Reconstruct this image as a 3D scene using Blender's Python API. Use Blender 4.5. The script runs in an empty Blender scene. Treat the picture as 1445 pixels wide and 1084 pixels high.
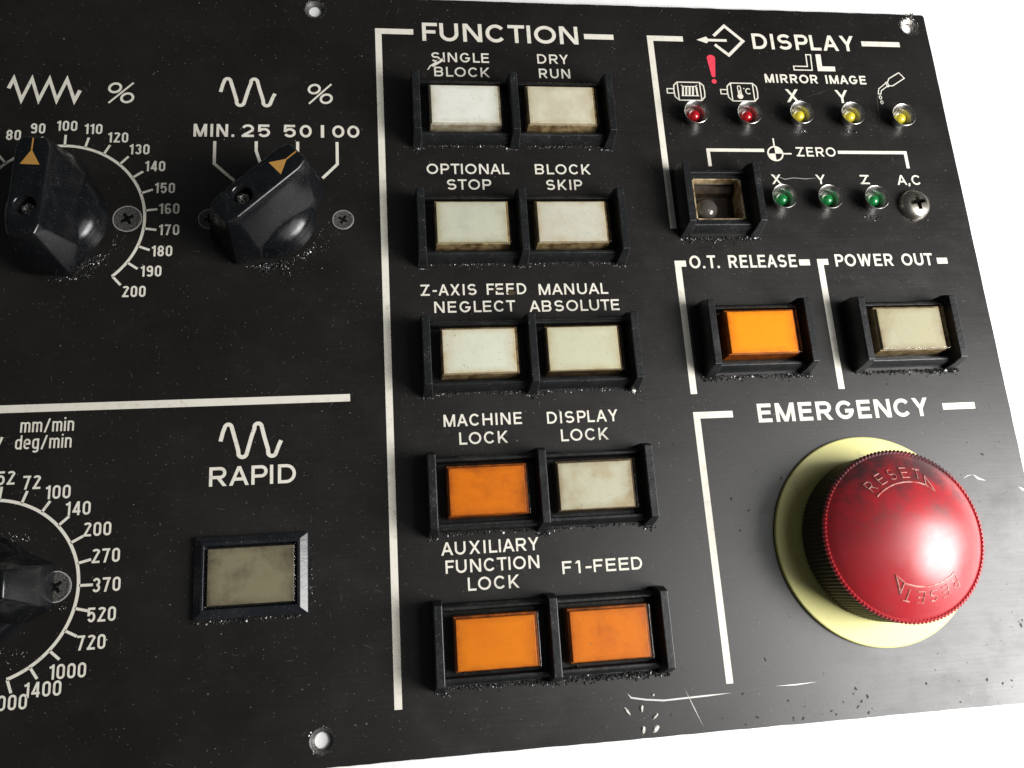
import bpy, bmesh, math, random
from mathutils import Vector, Matrix
random.seed(7)
S = 0.001            # all shape code below is in millimetres; the scene is in metres
sc = bpy.context.scene
col = sc.collection
R_ = math.radians

# ------------------------------------------------------------------ camera
def _rot(r):
    th = math.sqrt(sum(a*a for a in r)); k = [a/th for a in r]
    K = Matrix(((0,-k[2],k[1]),(k[2],0,-k[0]),(-k[1],k[0],0)))
    return Matrix.Identity(3) + K*math.sin(th) + (K@K)*(1-math.cos(th))
Rcv = _rot((-0.25589,-0.13301,-0.04944))
D = Matrix(((1,0,0),(0,-1,0),(0,0,-1)))
cam_d = bpy.data.cameras.new('camera'); cam = bpy.data.objects.new('camera', cam_d); col.objects.link(cam)
cam.matrix_world = Matrix.Translation((0,0,0.270)) @ (D@Rcv@D).transposed().to_4x4()
cam_d.lens = 1173*36/1445; cam_d.sensor_width = 36; cam_d.clip_start = 0.01; cam_d.clip_end = 50
sc.camera = cam

# ------------------------------------------------------------------ light
world = bpy.data.worlds.new("World"); sc.world = world; world.use_nodes = True
bg = world.node_tree.nodes['Background']
bg.inputs[0].default_value = (0.90, 0.95, 1.0, 1); bg.inputs[1].default_value = 0.06
def area(name, loc, target, sx, sy, power, color):
    d = bpy.data.lights.new(name, 'AREA'); d.shape = 'RECTANGLE'; d.size = sx; d.size_y = sy; d.energy = power; d.color = color
    o = bpy.data.objects.new(name, d); col.objects.link(o); o.location = loc
    o.rotation_euler = (Vector(target)-Vector(loc)).to_track_quat('-Z', 'Y').to_euler()
    return o
area('window_light', (0.550,-0.098,0.345), (0.10,0.03,0.0), 0.35, 0.35, 8.3, (1.0,0.985,0.97))
area('ceiling_bounce_light', (0.44,-0.02,0.62), (0.12,0.03,0.0), 0.34, 0.34, 1.15, (1.0,0.99,0.975))
sc.view_settings.view_transform = 'Standard'; sc.view_settings.look = 'None'
sc.view_settings.exposure = 0; sc.view_settings.gamma = 1

# ------------------------------------------------------------------ materials
def mat(name, color=(.5,.5,.5), rough=.5, metal=0, spec=.5, **kw):
    m = bpy.data.materials.new(name); m.use_nodes = True
    b = m.node_tree.nodes['Principled BSDF']
    b.inputs['Base Color'].default_value = (*color,1); b.inputs['Roughness'].default_value = rough
    b.inputs['Metallic'].default_value = metal; b.inputs['Specular IOR Level'].default_value = spec
    for k,v in kw.items(): b.inputs[k.replace('_',' ')].default_value = v
    return m
class NT:
    scatter=False      # True: each object gets its own stretch of the texture
    def __init__(s, m): s.m=m; s.t=m.node_tree; s.b=s.t.nodes['Principled BSDF']
    def n(s, kind, **kw):
        nd = s.t.nodes.new(kind)
        for k,v in kw.items():
            if k in nd.inputs: nd.inputs[k].default_value = v
            else: setattr(nd,k,v)
        return nd
    def l(s,a,b): s.t.links.new(a,b)
    def co(s, scale=(1,1,1), kind='Object'):
        t = s.n('ShaderNodeTexCoord'); mp = s.n('ShaderNodeMapping'); mp.inputs['Scale'].default_value = scale
        s.l(t.outputs[kind], mp.inputs['Vector'])
        if kind!='Object' or not s.scatter: return mp.outputs['Vector']
        oi=s.n('ShaderNodeObjectInfo'); ad=s.n('ShaderNodeVectorMath'); ad.operation='ADD'; s.l(mp.outputs['Vector'],ad.inputs[0]); s.l(oi.outputs['Random'],ad.inputs[1]); return ad.outputs[0]
    def noise(s, vec, scale, detail=4, rough=.6):
        nd = s.n('ShaderNodeTexNoise'); nd.inputs['Scale'].default_value=scale; nd.inputs['Detail'].default_value=detail; nd.inputs['Roughness'].default_value=rough
        s.l(vec, nd.inputs['Vector']); return nd.outputs['Fac']
    def specks(s, vec, scale, size, share):
        v=s.n('ShaderNodeTexVoronoi'); v.inputs['Scale'].default_value=scale; s.l(vec,v.inputs['Vector'])
        a=s.math('LESS_THAN',v.outputs['Distance'],size); sp=s.n('ShaderNodeSeparateColor'); s.l(v.outputs['Color'],sp.inputs[0])
        b=s.math('GREATER_THAN',sp.outputs[0],1-share); return s.math('MULTIPLY',s.math('MULTIPLY',a,b),sp.outputs[1])
    def ramp(s, fac, stops):
        r = s.n('ShaderNodeValToRGB'); e = r.color_ramp.elements
        e[0].position=stops[0][0]; e[0].color=(*stops[0][1],1); e[1].position=stops[-1][0]; e[1].color=(*stops[-1][1],1)
        for p,c in stops[1:-1]:
            q=e.new(p); q.color=(*c,1)
        s.l(fac, r.inputs[0]); return r.outputs[0]
    def mix(s, fac, a, b, mode='MIX'):
        m = s.n('ShaderNodeMixRGB'); m.blend_type = mode
        for sock,v in ((m.inputs[0],fac),(m.inputs[1],a),(m.inputs[2],b)):
            if isinstance(v,(int,float)): sock.default_value=v
            elif isinstance(v,tuple): sock.default_value=(*v,1)
            else: s.l(v,sock)
        return m.outputs[0]
    def math(s, op, a, b=0.0):
        m=s.n('ShaderNodeMath'); m.operation=op
        for i,v in enumerate((a,b)):
            if isinstance(v,(int,float)): m.inputs[i].default_value=v
            else: s.l(v,m.inputs[i])
        return m.outputs[0]
    def bump(s, h, strength, dist=.0002):
        b=s.n('ShaderNodeBump'); b.inputs['Strength'].default_value=strength; b.inputs['Distance'].default_value=dist
        s.l(h,b.inputs['Height']); s.l(b.outputs[0], s.b.inputs['Normal'])
W1=(1,1,1); K0=(0,0,0)
# black anodised plate: brushed, dusty, worn
m_plate = mat('black_anodised_plate', (.008,.0075,.007), .45, spec=.60); t=NT(m_plate)
v=t.co(); brush=t.noise(t.co((40,1500,40)),1,3); fine=t.noise(t.co((1,1,1)),900,5,.7); big=t.noise(v,16,5,.6); mid=t.noise(v,90,5,.7)
speck=t.ramp(t.noise(v,1250,2,.5),[(.74,K0),(.80,W1)]); patch=t.ramp(mid,[(.42,K0),(.68,W1)])
patch=t.math('ADD',t.math('MULTIPLY',patch,.75),.25); dust=t.math('ADD',t.math('MULTIPLY',t.specks(v,900,.16,.30),patch),t.math('MULTIPLY',t.specks(v,330,.10,.22),patch))
base=t.mix(t.ramp(big,[(.35,K0),(.7,W1)]),(.0062,.0055,.0047),(.0125,.0108,.0092))
base=t.mix(t.math('MULTIPLY',dust,.75),base,(.20,.195,.185))
haze_=t.ramp(t.noise(t.co((1,1.3,1)),42,6,.7),[(.5,K0),(.75,W1)])
base=t.mix(t.math('MULTIPLY',haze_,.35),base,(.022,.021,.020))
t.l(base,t.b.inputs['Base Color'])
rg=t.math('ADD',t.math('MULTIPLY',brush,.10),t.math('ADD',t.math('MULTIPLY',big,.10),.27)); blot=t.ramp(t.noise(v,60,7,.72),[(.50,K0),(.66,W1)]); smear=t.ramp(t.noise(t.co((1,2.5,1)),24,6,.65),[(.45,K0),(.7,W1)])
rg=t.math('ADD',rg,t.math('MULTIPLY',fine,.05)); rg=t.math('ADD',rg,t.math('MULTIPLY',blot,.05)); rg=t.math('SUBTRACT',rg,t.math('MULTIPLY',smear,.05))
t.l(rg,t.b.inputs['Roughness'])
hh=t.math('ADD',t.math('MULTIPLY',brush,.35),t.math('ADD',t.math('MULTIPLY',fine,.5),t.math('MULTIPLY',dust,1.5))); t.bump(hh,.45,.00006)
# printed ink
def ink(name,c,dirt=(.30,.26,.17)):
    m=mat(name,c,.5,spec=.35); t=NT(m); v=t.co(); a=t.ramp(t.noise(v,320,6,.75),[(.53,K0),(.70,W1)]); b=t.ramp(t.noise(v,25,3),[(.35,K0),(.75,W1)])
    cc=t.mix(t.math('MULTIPLY',b,.22),c,tuple(x*.78 for x in c[:2])+(c[2]*.62,)); cc=t.mix(t.math('MULTIPLY',a,.45),cc,dirt); t.l(cc,t.b.inputs['Base Color'])
    t.bump(t.noise(v,700,3),.3,.00005); return m
m_ink=ink('white_screen_print',(.78,.75,.66)); m_redink=ink('red_screen_print',(.80,.06,.10),(.4,.03,.05))
# black moulded plastic
def plastic(name,c,rough,bump,sc_=600,dust_amt=.25):
    m=mat(name,c,rough,spec=.45); t=NT(m); t.scatter=True; v=t.co(); f=t.noise(v,sc_,4,.65); g=t.ramp(t.noise(v,120,5,.7),[(.5,K0),(.8,W1)])
    dd=t.math('MULTIPLY',t.math('ADD',t.specks(v,1300,.22,.45),t.specks(v,520,.09,.12)),t.math('ADD',t.math('MULTIPLY',g,.8),.2))
    cc=t.mix(t.math('MULTIPLY',g,dust_amt),c,(.05,.05,.05)); cc=t.mix(t.math('MULTIPLY',dd,dust_amt*3.6),cc,(.28,.28,.27)); t.l(cc,t.b.inputs['Base Color'])
    t.l(t.math('ADD',t.math('MULTIPLY',g,.25),rough),t.b.inputs['Roughness']); t.bump(t.math('ADD',t.math('ADD',f,t.math('MULTIPLY',t.noise(v,190,5,.7),1.6 if bump>.3 else .2)),t.math('MULTIPLY',dd,1.2)),bump,.00018); return m
m_black=plastic('black_moulded_plastic',(.010,.0108,.0115),.34,.5)
m_knob=plastic('black_phenolic_knob',(.0045,.005,.006),.21,.08,500,.14)
m_gold=ink('gold_pointer_paint',(.43,.225,.055),(.15,.08,.03))
# chrome and steels
m_chrome=mat('chromed_lamp_rim',(.50,.49,.47),.3,1); t=NT(m_chrome); v=t.co(); t.l(t.ramp(t.noise(v,700,4),[(.4,(.66,.65,.62)),(.75,(.2,.19,.16))]),t.b.inputs['Base Color'])
m_steel=mat('nickel_screw',(.60,.57,.50),.32,1); t=NT(m_steel); v=t.co(); f=t.noise(v,500,5,.7); t.l(t.ramp(f,[(.3,(.30,.27,.22)),(.65,(.66,.63,.56))]),t.b.inputs['Base Color']); t.bump(f,.3,.0001)
m_dark_steel=mat('blackened_screw',(.05,.05,.05),.45,.2); t=NT(m_dark_steel); f=t.noise(t.co(),2200,4,.7); t.l(t.ramp(f,[(.42,(.030,.030,.028)),(.70,(.20,.195,.18))]),t.b.inputs['Base Color']); t.bump(f,.6,.0002)
m_ringline=mat('worn_metal_edge',(.50,.49,.46),.45,.4)
m_alu=mat('torn_bare_aluminium',(.6,.56,.52),.35,.9); t=NT(m_alu); f=t.noise(t.co(),800,5,.7); t.l(t.ramp(f,[(.35,(.16,.13,.11)),(.6,(.7,.67,.63))]),t.b.inputs['Base Color']); t.bump(f,.8,.0003)
m_set=mat('set_screw_steel',(.3,.29,.27),.25,.9); t=NT(m_set); f=t.noise(t.co(),1600,4,.7); t.l(t.ramp(f,[(.45,(.03,.03,.03)),(.65,(.6,.58,.54))]),t.b.inputs['Base Color']); t.bump(f,.9,.0003)
# yellow disc, red cap
m_yellow=mat('yellow_painted_disc',(.62,.60,.20),.42); t=NT(m_yellow); v=t.co(); a=t.ramp(t.noise(v,170,6,.75),[(.55,K0),(.8,W1)])
c_=t.mix(t.math('MULTIPLY',a,.5),(.72,.68,.24),(.20,.17,.05)); t.l(c_,t.b.inputs['Base Color']); t.bump(t.noise(v,600,4),.15,.0001)
m_red=mat('red_mushroom_plastic',(.45,.012,.02),.30,spec=.75); t=NT(m_red); v=t.co(); a=t.ramp(t.noise(t.co((1,1,1)),55,7,.68),[(.36,K0),(.56,W1)]); b=t.noise(t.co((30,240,30)),4,4)
grad=t.n('ShaderNodeSeparateXYZ'); t.l(t.co(),grad.inputs[0]); up=t.math('MULTIPLY',t.math('ADD',grad.outputs[1],.004),60.0); up.node.use_clamp=True
grm=t.math('MULTIPLY',a,t.math('ADD',t.math('MULTIPLY',up,.85),.14))
c_=t.mix(grm,(.42,.017,.024),(.075,.020,.024)); t.l(c_,t.b.inputs['Base Color'])
t.l(t.math('ADD',.31,t.math('MULTIPLY',a,.12)),t.b.inputs['Roughness']); t.bump(t.math('ADD',t.math('MULTIPLY',b,.5),t.noise(v,500,4)),.12,.0001)
m_skirt=mat('shaded_grimy_maroon_skirt',(.014,.005,.005),.5)  # shade on the skirt wall put into this near-black maroon, plus some grime
# sheet
m_sheet=mat('white_paper_sheet',(.90,.90,.89),.7); t=NT(m_sheet); v=t.co(); t.bump(t.math('ADD',t.noise(v,9,4),t.math('MULTIPLY',t.noise(v,180,5,.7),.06)),.5,.006)
t.l(t.mix(t.ramp(t.noise(v,30,5,.7),[(.4,K0),(.7,W1)]),(.91,.91,.90),(.86,.86,.85)),t.b.inputs['Base Color'])
# clear lens shell: transparent + gloss
def shell(name,tint,rough=.07):
    m=bpy.data.materials.new(name); m.use_nodes=True; nt=m.node_tree; nt.nodes.clear()
    o=nt.nodes.new('ShaderNodeOutputMaterial'); mx=nt.nodes.new('ShaderNodeMixShader'); tr=nt.nodes.new('ShaderNodeBsdfTransparent'); gl=nt.nodes.new('ShaderNodeBsdfGlossy'); fr=nt.nodes.new('ShaderNodeLayerWeight'); pw=nt.nodes.new('ShaderNodeMath'); ma=nt.nodes.new('ShaderNodeMath')
    tc=nt.nodes.new('ShaderNodeTexCoord'); no=nt.nodes.new('ShaderNodeTexNoise'); no.inputs['Scale'].default_value=700; no.inputs['Detail'].default_value=5
    bu=nt.nodes.new('ShaderNodeBump'); bu.inputs['Strength'].default_value=.12; bu.inputs['Distance'].default_value=.0001
    nt.links.new(tc.outputs['Object'],no.inputs['Vector']); nt.links.new(no.outputs['Fac'],bu.inputs['Height']); nt.links.new(bu.outputs[0],gl.inputs['Normal'])
    tr.inputs[0].default_value=(*tint,1); gl.inputs['Roughness'].default_value=rough; fr.inputs['Blend'].default_value=.5; pw.operation='POWER'; pw.inputs[1].default_value=4; ma.operation='MULTIPLY_ADD'; ma.inputs[1].default_value=.8; ma.inputs[2].default_value=.025; nt.links.new(fr.outputs['Facing'],pw.inputs[0]); nt.links.new(pw.outputs[0],ma.inputs[0])
    nt.links.new(ma.outputs[0],mx.inputs[0]); nt.links.new(tr.outputs[0],mx.inputs[1]); nt.links.new(gl.outputs[0],mx.inputs[2]); nt.links.new(mx.outputs[0],o.inputs[0]); return m
m_clear=shell('clear_aged_acrylic',(.97,.96,.93)); m_amber=shell('amber_acrylic',(.98,.90,.75)); m_bulb=shell('bulb_glass',(.75,.72,.68),.03)
def diffuser(name,c,edge,stain,amt,cx=0.,cy=0.,seed=0.):
    """milky plate whose rim is browned by old oil; the stain has its own ragged shape"""
    m=mat(name,c,.45,spec=.4); t=NT(m); sp=t.n('ShaderNodeSeparateXYZ'); t.l(t.co(kind='Generated'),sp.inputs[0])
    v=t.co(); vv=t.n('ShaderNodeVectorMath'); vv.operation='ADD'; vv.inputs[1].default_value=(seed,seed*.7,seed*.3); t.l(v,vv.inputs[0]); v=vv.outputs[0]
    ax=t.math('ABSOLUTE',t.math('SUBTRACT',sp.outputs[0],.5)); ay=t.math('ABSOLUTE',t.math('SUBTRACT',sp.outputs[1],.5))
    e=t.math('MAXIMUM',ax,t.math('SUBTRACT',ay,.02)); e=t.math('ADD',e,t.math('MULTIPLY',t.math('SUBTRACT',t.noise(v,150,6,.75),.5),.26))
    ed=t.ramp(e,[(.33,K0),(.44,(.35,.35,.35)),(.50,W1)])
    st=t.ramp(t.noise(v,95,5,.6),[(.45,K0),(.72,W1)])
    cc=t.mix(t.math('MULTIPLY',st,amt),c,stain); cc=t.mix(t.math('MULTIPLY',ed,.85),cc,edge); cr=t.ramp(t.noise(v,45,6,.7),[(.55,K0),(.66,W1)]); cc=t.mix(t.math('MULTIPLY',cr,amt*.45),cc,edge)
    sp2=t.math('ADD',t.specks(v,380,.10,.18),t.specks(v,1100,.17,.12)); cc=t.mix(t.math('MULTIPLY',sp2,.8),cc,(.12,.10,.06))
    fz=t.ramp(t.noise(v,420,6,.75),[(.5,K0),(.75,W1)]); cc=t.mix(t.math('MULTIPLY',fz,.16),cc,(.3,.26,.18)) if c[2]>.05 else t.mix(t.math('MULTIPLY',fz,.2),cc,(.45,.13,.01)) 
    t.l(cc,t.b.inputs['Base Color']); t.b.inputs['Subsurface Weight'].default_value=.0
    return m
def side(name,c,c2):
    m=mat(name,c,.4); t=NT(m); t.scatter=True; f=t.noise(t.co(),260,6,.75); t.l(t.ramp(f,[(.38,c),(.62,c2)]),t.b.inputs['Base Color']); t.bump(f,.4,.0002); return m
m_tan=side('oil_stained_cap_side',(.42,.32,.17),(.10,.055,.02)); m_pale=side('pale_dirty_cap_side',(.50,.46,.36),(.26,.20,.12)); m_brown=side('brown_grimed_cap_side',(.13,.08,.035),(.03,.018,.01)); m_orside=side('dark_amber_cap_side',(.40,.11,.01),(.09,.02,.008))

# ------------------------------------------------------------------ mesh helpers
class MB:
    def __init__(s): s.bm=bmesh.new()
    def quadstrip(s,a,b,closed=False):
        A=[s.bm.verts.new(p) for p in a]; B=[s.bm.verts.new(p) for p in b]; n=len(a)
        for i in range(n if closed else n-1):
            j=(i+1)%n; s.bm.faces.new((A[i],A[j],B[j],B[i]))
    def poly(s,pts): return s.bm.faces.new([s.bm.verts.new(p) for p in pts])
    def box(s,x0,x1,y0,y1,z0,z1): s.frustum((x0,x1,y0,y1,z0),(x0,x1,y0,y1,z1))
    def frustum(s,a,b):
        v=[s.bm.verts.new(p) for p in ((a[0],a[2],a[4]),(a[1],a[2],a[4]),(a[1],a[3],a[4]),(a[0],a[3],a[4]),(b[0],b[2],b[4]),(b[1],b[2],b[4]),(b[1],b[3],b[4]),(b[0],b[3],b[4]))]
        for f in ((0,3,2,1),(4,5,6,7),(0,1,5,4),(1,2,6,5),(2,3,7,6),(3,0,4,7)): s.bm.faces.new([v[i] for i in f])
    def prism_x(s,prof,x0,x1):   # prof: (y,z) loop
        A=[s.bm.verts.new((x0,y,z)) for y,z in prof]; B=[s.bm.verts.new((x1,y,z)) for y,z in prof]; n=len(prof)
        for i in range(n): s.bm.faces.new((A[i],A[(i+1)%n],B[(i+1)%n],B[i]))
        s.bm.faces.new(A[::-1]); s.bm.faces.new(B)
    def lathe(s,prof,n=64,cx=0,cy=0,wob=None,cap_top=False):
        rows=[]
        for k,(r,z) in enumerate(prof):
            if r<=1e-6: rows.append([s.bm.verts.new((cx,cy,z))]); continue
            rows.append([s.bm.verts.new((cx+(r+(wob(k,i,n) if wob else 0))*math.cos(2*math.pi*i/n),cy+(r+(wob(k,i,n) if wob else 0))*math.sin(2*math.pi*i/n),z)) for i in range(n)])
        for a,b in zip(rows,rows[1:]):
            for i in range(n):
                j=(i+1)%n
                if len(a)==1 and len(b)==1: continue
                if len(a)==1: s.bm.faces.new((a[0],b[i],b[j]))
                elif len(b)==1: s.bm.faces.new((a[i],a[j],b[0]))
                else: s.bm.faces.new((a[i],a[j],b[j],b[i]))
    def build(s,name,m,parent=None,loc=(0,0,0),rz=0,smooth=False,bevel=0,seg=2,label=None,kind=None,recalc=True,angle=None):
        bm=s.bm
        if recalc: bmesh.ops.recalc_face_normals(bm,faces=bm.faces)
        bmesh.ops.scale(bm,vec=(S,S,S),verts=bm.verts)
        me=bpy.data.meshes.new(name); bm.to_mesh(me); bm.free()
        for mm in (m if isinstance(m,(list,tuple)) else [m]): me.materials.append(mm)
        if smooth:
            for p in me.polygons: p.use_smooth=True
            if angle: me.set_sharp_from_angle(angle=R_(angle))
        o=bpy.data.objects.new(name,me); col.objects.link(o); o.location=[c*S for c in loc]; o.rotation_euler=(0,0,rz)
        if parent: o.parent=parent
        if bevel:
            b=o.modifiers.new('bevel','BEVEL'); b.width=bevel*S; b.segments=seg; b.limit_method='ANGLE'; b.angle_limit=R_(25)
            if not smooth:
                for p in me.polygons: p.use_smooth=True
            b.harden_normals=True
        if label: o['label']=label
        if kind: o['kind']=kind
        return o
def dup(o,parent,loc=None):
    c=o.copy(); col.objects.link(c); c.parent=parent
    if loc is not None: c.location=[q*S for q in loc]
    for ch in [x for x in o.children]: dup(ch,c)
    return c

panel=bpy.data.objects.new('control_panel',None); col.objects.link(panel)
panel['label']='black machine control panel with push buttons, knobs, lamps and a red mushroom stop button'; panel['category']='control panel'

# ------------------------------------------------------------------ surface and plate
s=MB(); zs=-1.75; X=[-900,109.6,129.0,900]; Y=[-900,127.4,144.9,900]     # the sheet, open under the lamp socket
for i in range(3):
    for j in range(3):
        if (i,j)!=(1,1): s.poly([(X[i],Y[j],zs),(X[i+1],Y[j],zs),(X[i+1],Y[j+1],zs),(X[i],Y[j+1],zs)])
bmesh.ops.remove_doubles(s.bm,verts=s.bm.verts,dist=.001)
sheet=s.build('ground',m_sheet,kind='structure',smooth=True); sheet['label']='white paper sheet lying under the control panel'

def curve_plate(name,outline,holes,z0,z1,m,parent):
    cu=bpy.data.curves.new(name,'CURVE'); cu.dimensions='2D'; cu.fill_mode='BOTH'; cu.extrude=(z1-z0)/2*S
    for pts in [outline]+holes:
        sp=cu.splines.new('POLY'); sp.points.add(len(pts)-1); sp.use_cyclic_u=True
        for p,(x,y) in zip(sp.points,pts): p.co=(x*S,y*S,0,1)
    tmp=bpy.data.objects.new(name+'_tmp',cu); col.objects.link(tmp); dg=bpy.context.evaluated_depsgraph_get()
    me=bpy.data.meshes.new_from_object(tmp.evaluated_get(dg)); bpy.data.objects.remove(tmp); 
    for v_ in me.vertices: v_.co.z+=(z0+z1)/2*S
    me.materials.clear(); me.materials.append(m); o=bpy.data.objects.new(name,me); col.objects.link(o); o.parent=parent; return o
def circ(cx,cy,r,n=48,wob=0): return [(cx+(r+random.uniform(-wob,wob))*math.cos(2*math.pi*i/n),cy+(r+random.uniform(-wob,wob))*math.sin(2*math.pi*i/n)) for i in range(n)]
outline=[(-190,-44.7)]
x=-185
while x<219: outline.append((x,-44.7+random.uniform(-.10,.10))); x+=3.1
outline+=[(220.3,-44.5),(221,-43.9)]
y=-40
while y<220: outline.append((221+random.uniform(-.06,.06),y)); y+=4.3
outline+=[(221,221.3),(220.6,222.0),(219.9,222.3)]
x=215
while x>-189: outline.append((x,222.3+random.uniform(-.12,.12))); x-=3.3
outline.append((-190,222.3))
HOLES=[(-25.2,-37.2),(-25.6,216.4),(213.3,216.4)]
plate=curve_plate('face_plate',outline,[circ(HOLES[0][0],HOLES[0][1],3.7,40,.05),circ(HOLES[1][0],HOLES[1][1],3.7,40,.05),circ(HOLES[2][0],HOLES[2][1],3.6,40,.25),
    [(109.9,127.7),(128.7,127.7),(128.7,144.6),(109.9,144.6)]],-1.6,0,m_plate,panel)
for i,(hx,hy) in enumerate(HOLES):
    s=MB(); s.lathe([(3.75,.02),(3.6,-.05),(3.2,-.4),(3.0,-.8),(2.45,-.9),(2.35,-1.6),(3.4,-1.65)],48,wob=lambda k,i,n:random.uniform(-.07,.07))
    o=s.build('screw_hole',m_dark_steel if i<2 else m_alu,panel,loc=(hx,hy,0),smooth=True,recalc=False)
    o['label']=['countersunk screw hole by the bottom edge','countersunk screw hole by the top edge','torn screw hole in the top right corner with bare metal burrs'][i]
    s=MB()
    for k in range(26 if i<2 else 60):
        a=random.uniform(0,6.28); r=3.7+random.uniform(-.2,.5 if i<2 else .7); w=random.uniform(.10,.28)*(1.0 if i<2 else 1.6); L=random.uniform(.2,.8)
        p=Vector((r*math.cos(a),r*math.sin(a),random.uniform(.02,.12))); d=Vector((-math.sin(a),math.cos(a),random.uniform(-.2,.4)))
        q=Vector((math.cos(a),math.sin(a),random.uniform(0,.8)))
        s.poly([p,p+d*L,p+d*L*.8+q*w,p+q*w*.7])
    if i==2:
        for k in range(14):
            p=Vector((random.uniform(-1.5,2.2),random.uniform(2.5,5.6),.05)); s.poly([p,p+Vector((random.uniform(-.5,1),random.uniform(.2,1.2),random.uniform(.2,.9))),p+Vector((random.uniform(.3,.9),random.uniform(-.3,.5),random.uniform(.1,.8)))])
    b_=s.build('burr',m_alu,o,recalc=False,kind='stuff')

# ------------------------------------------------------------------ stroke lettering
def ribbon(pts,w,closed=False):
    """centreline -> left/right offset point lists with mitred corners"""
    P=[Vector((p[0],p[1])) for p in pts]; P=[p for i,p in enumerate(P) if i==0 or (p-P[i-1]).length>1e-4]; n=len(P); L=[];Rr=[]
    for i in range(n):
        if closed: a=P[i-1]; c=P[(i+1)%n]
        else: a=P[i-1] if i>0 else None; c=P[i+1] if i<n-1 else None
        b=P[i]; d1=(b-a).normalized() if a is not None else None; d2=(c-b).normalized() if c is not None else None
        if d1 is None: d1=d2
        if d2 is None: d2=d1
        n1=Vector((-d1.y,d1.x)); n2=Vector((-d2.y,d2.x)); m=n1+n2
        if m.length<1e-6: m=n1
        m.normalize(); k=1/max(m.dot(n1),.38)
        L.append(b+m*(w/2*k)); Rr.append(b-m*(w/2*k))
    return L,Rr
def arc(cx,cy,rx,ry,a0,a1,n=14): return [(cx+rx*math.cos(R_(a0+(a1-a0)*i/n)),cy+ry*math.sin(R_(a0+(a1-a0)*i/n))) for i in range(n+1)]
BW=dict(A=1.0,B=.86,C=.98,D=.92,E=.76,F=.72,G=1.0,H=.92,K=.88,L=.68,M=1.06,N=.92,O=1.08,P=.82,R=.88,S=.86,T=.82,U=.9,V=.98,W=1.35,X=.92,Y=.92,Z=.86)
for d_ in '023456789': BW[d_]=.8
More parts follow.
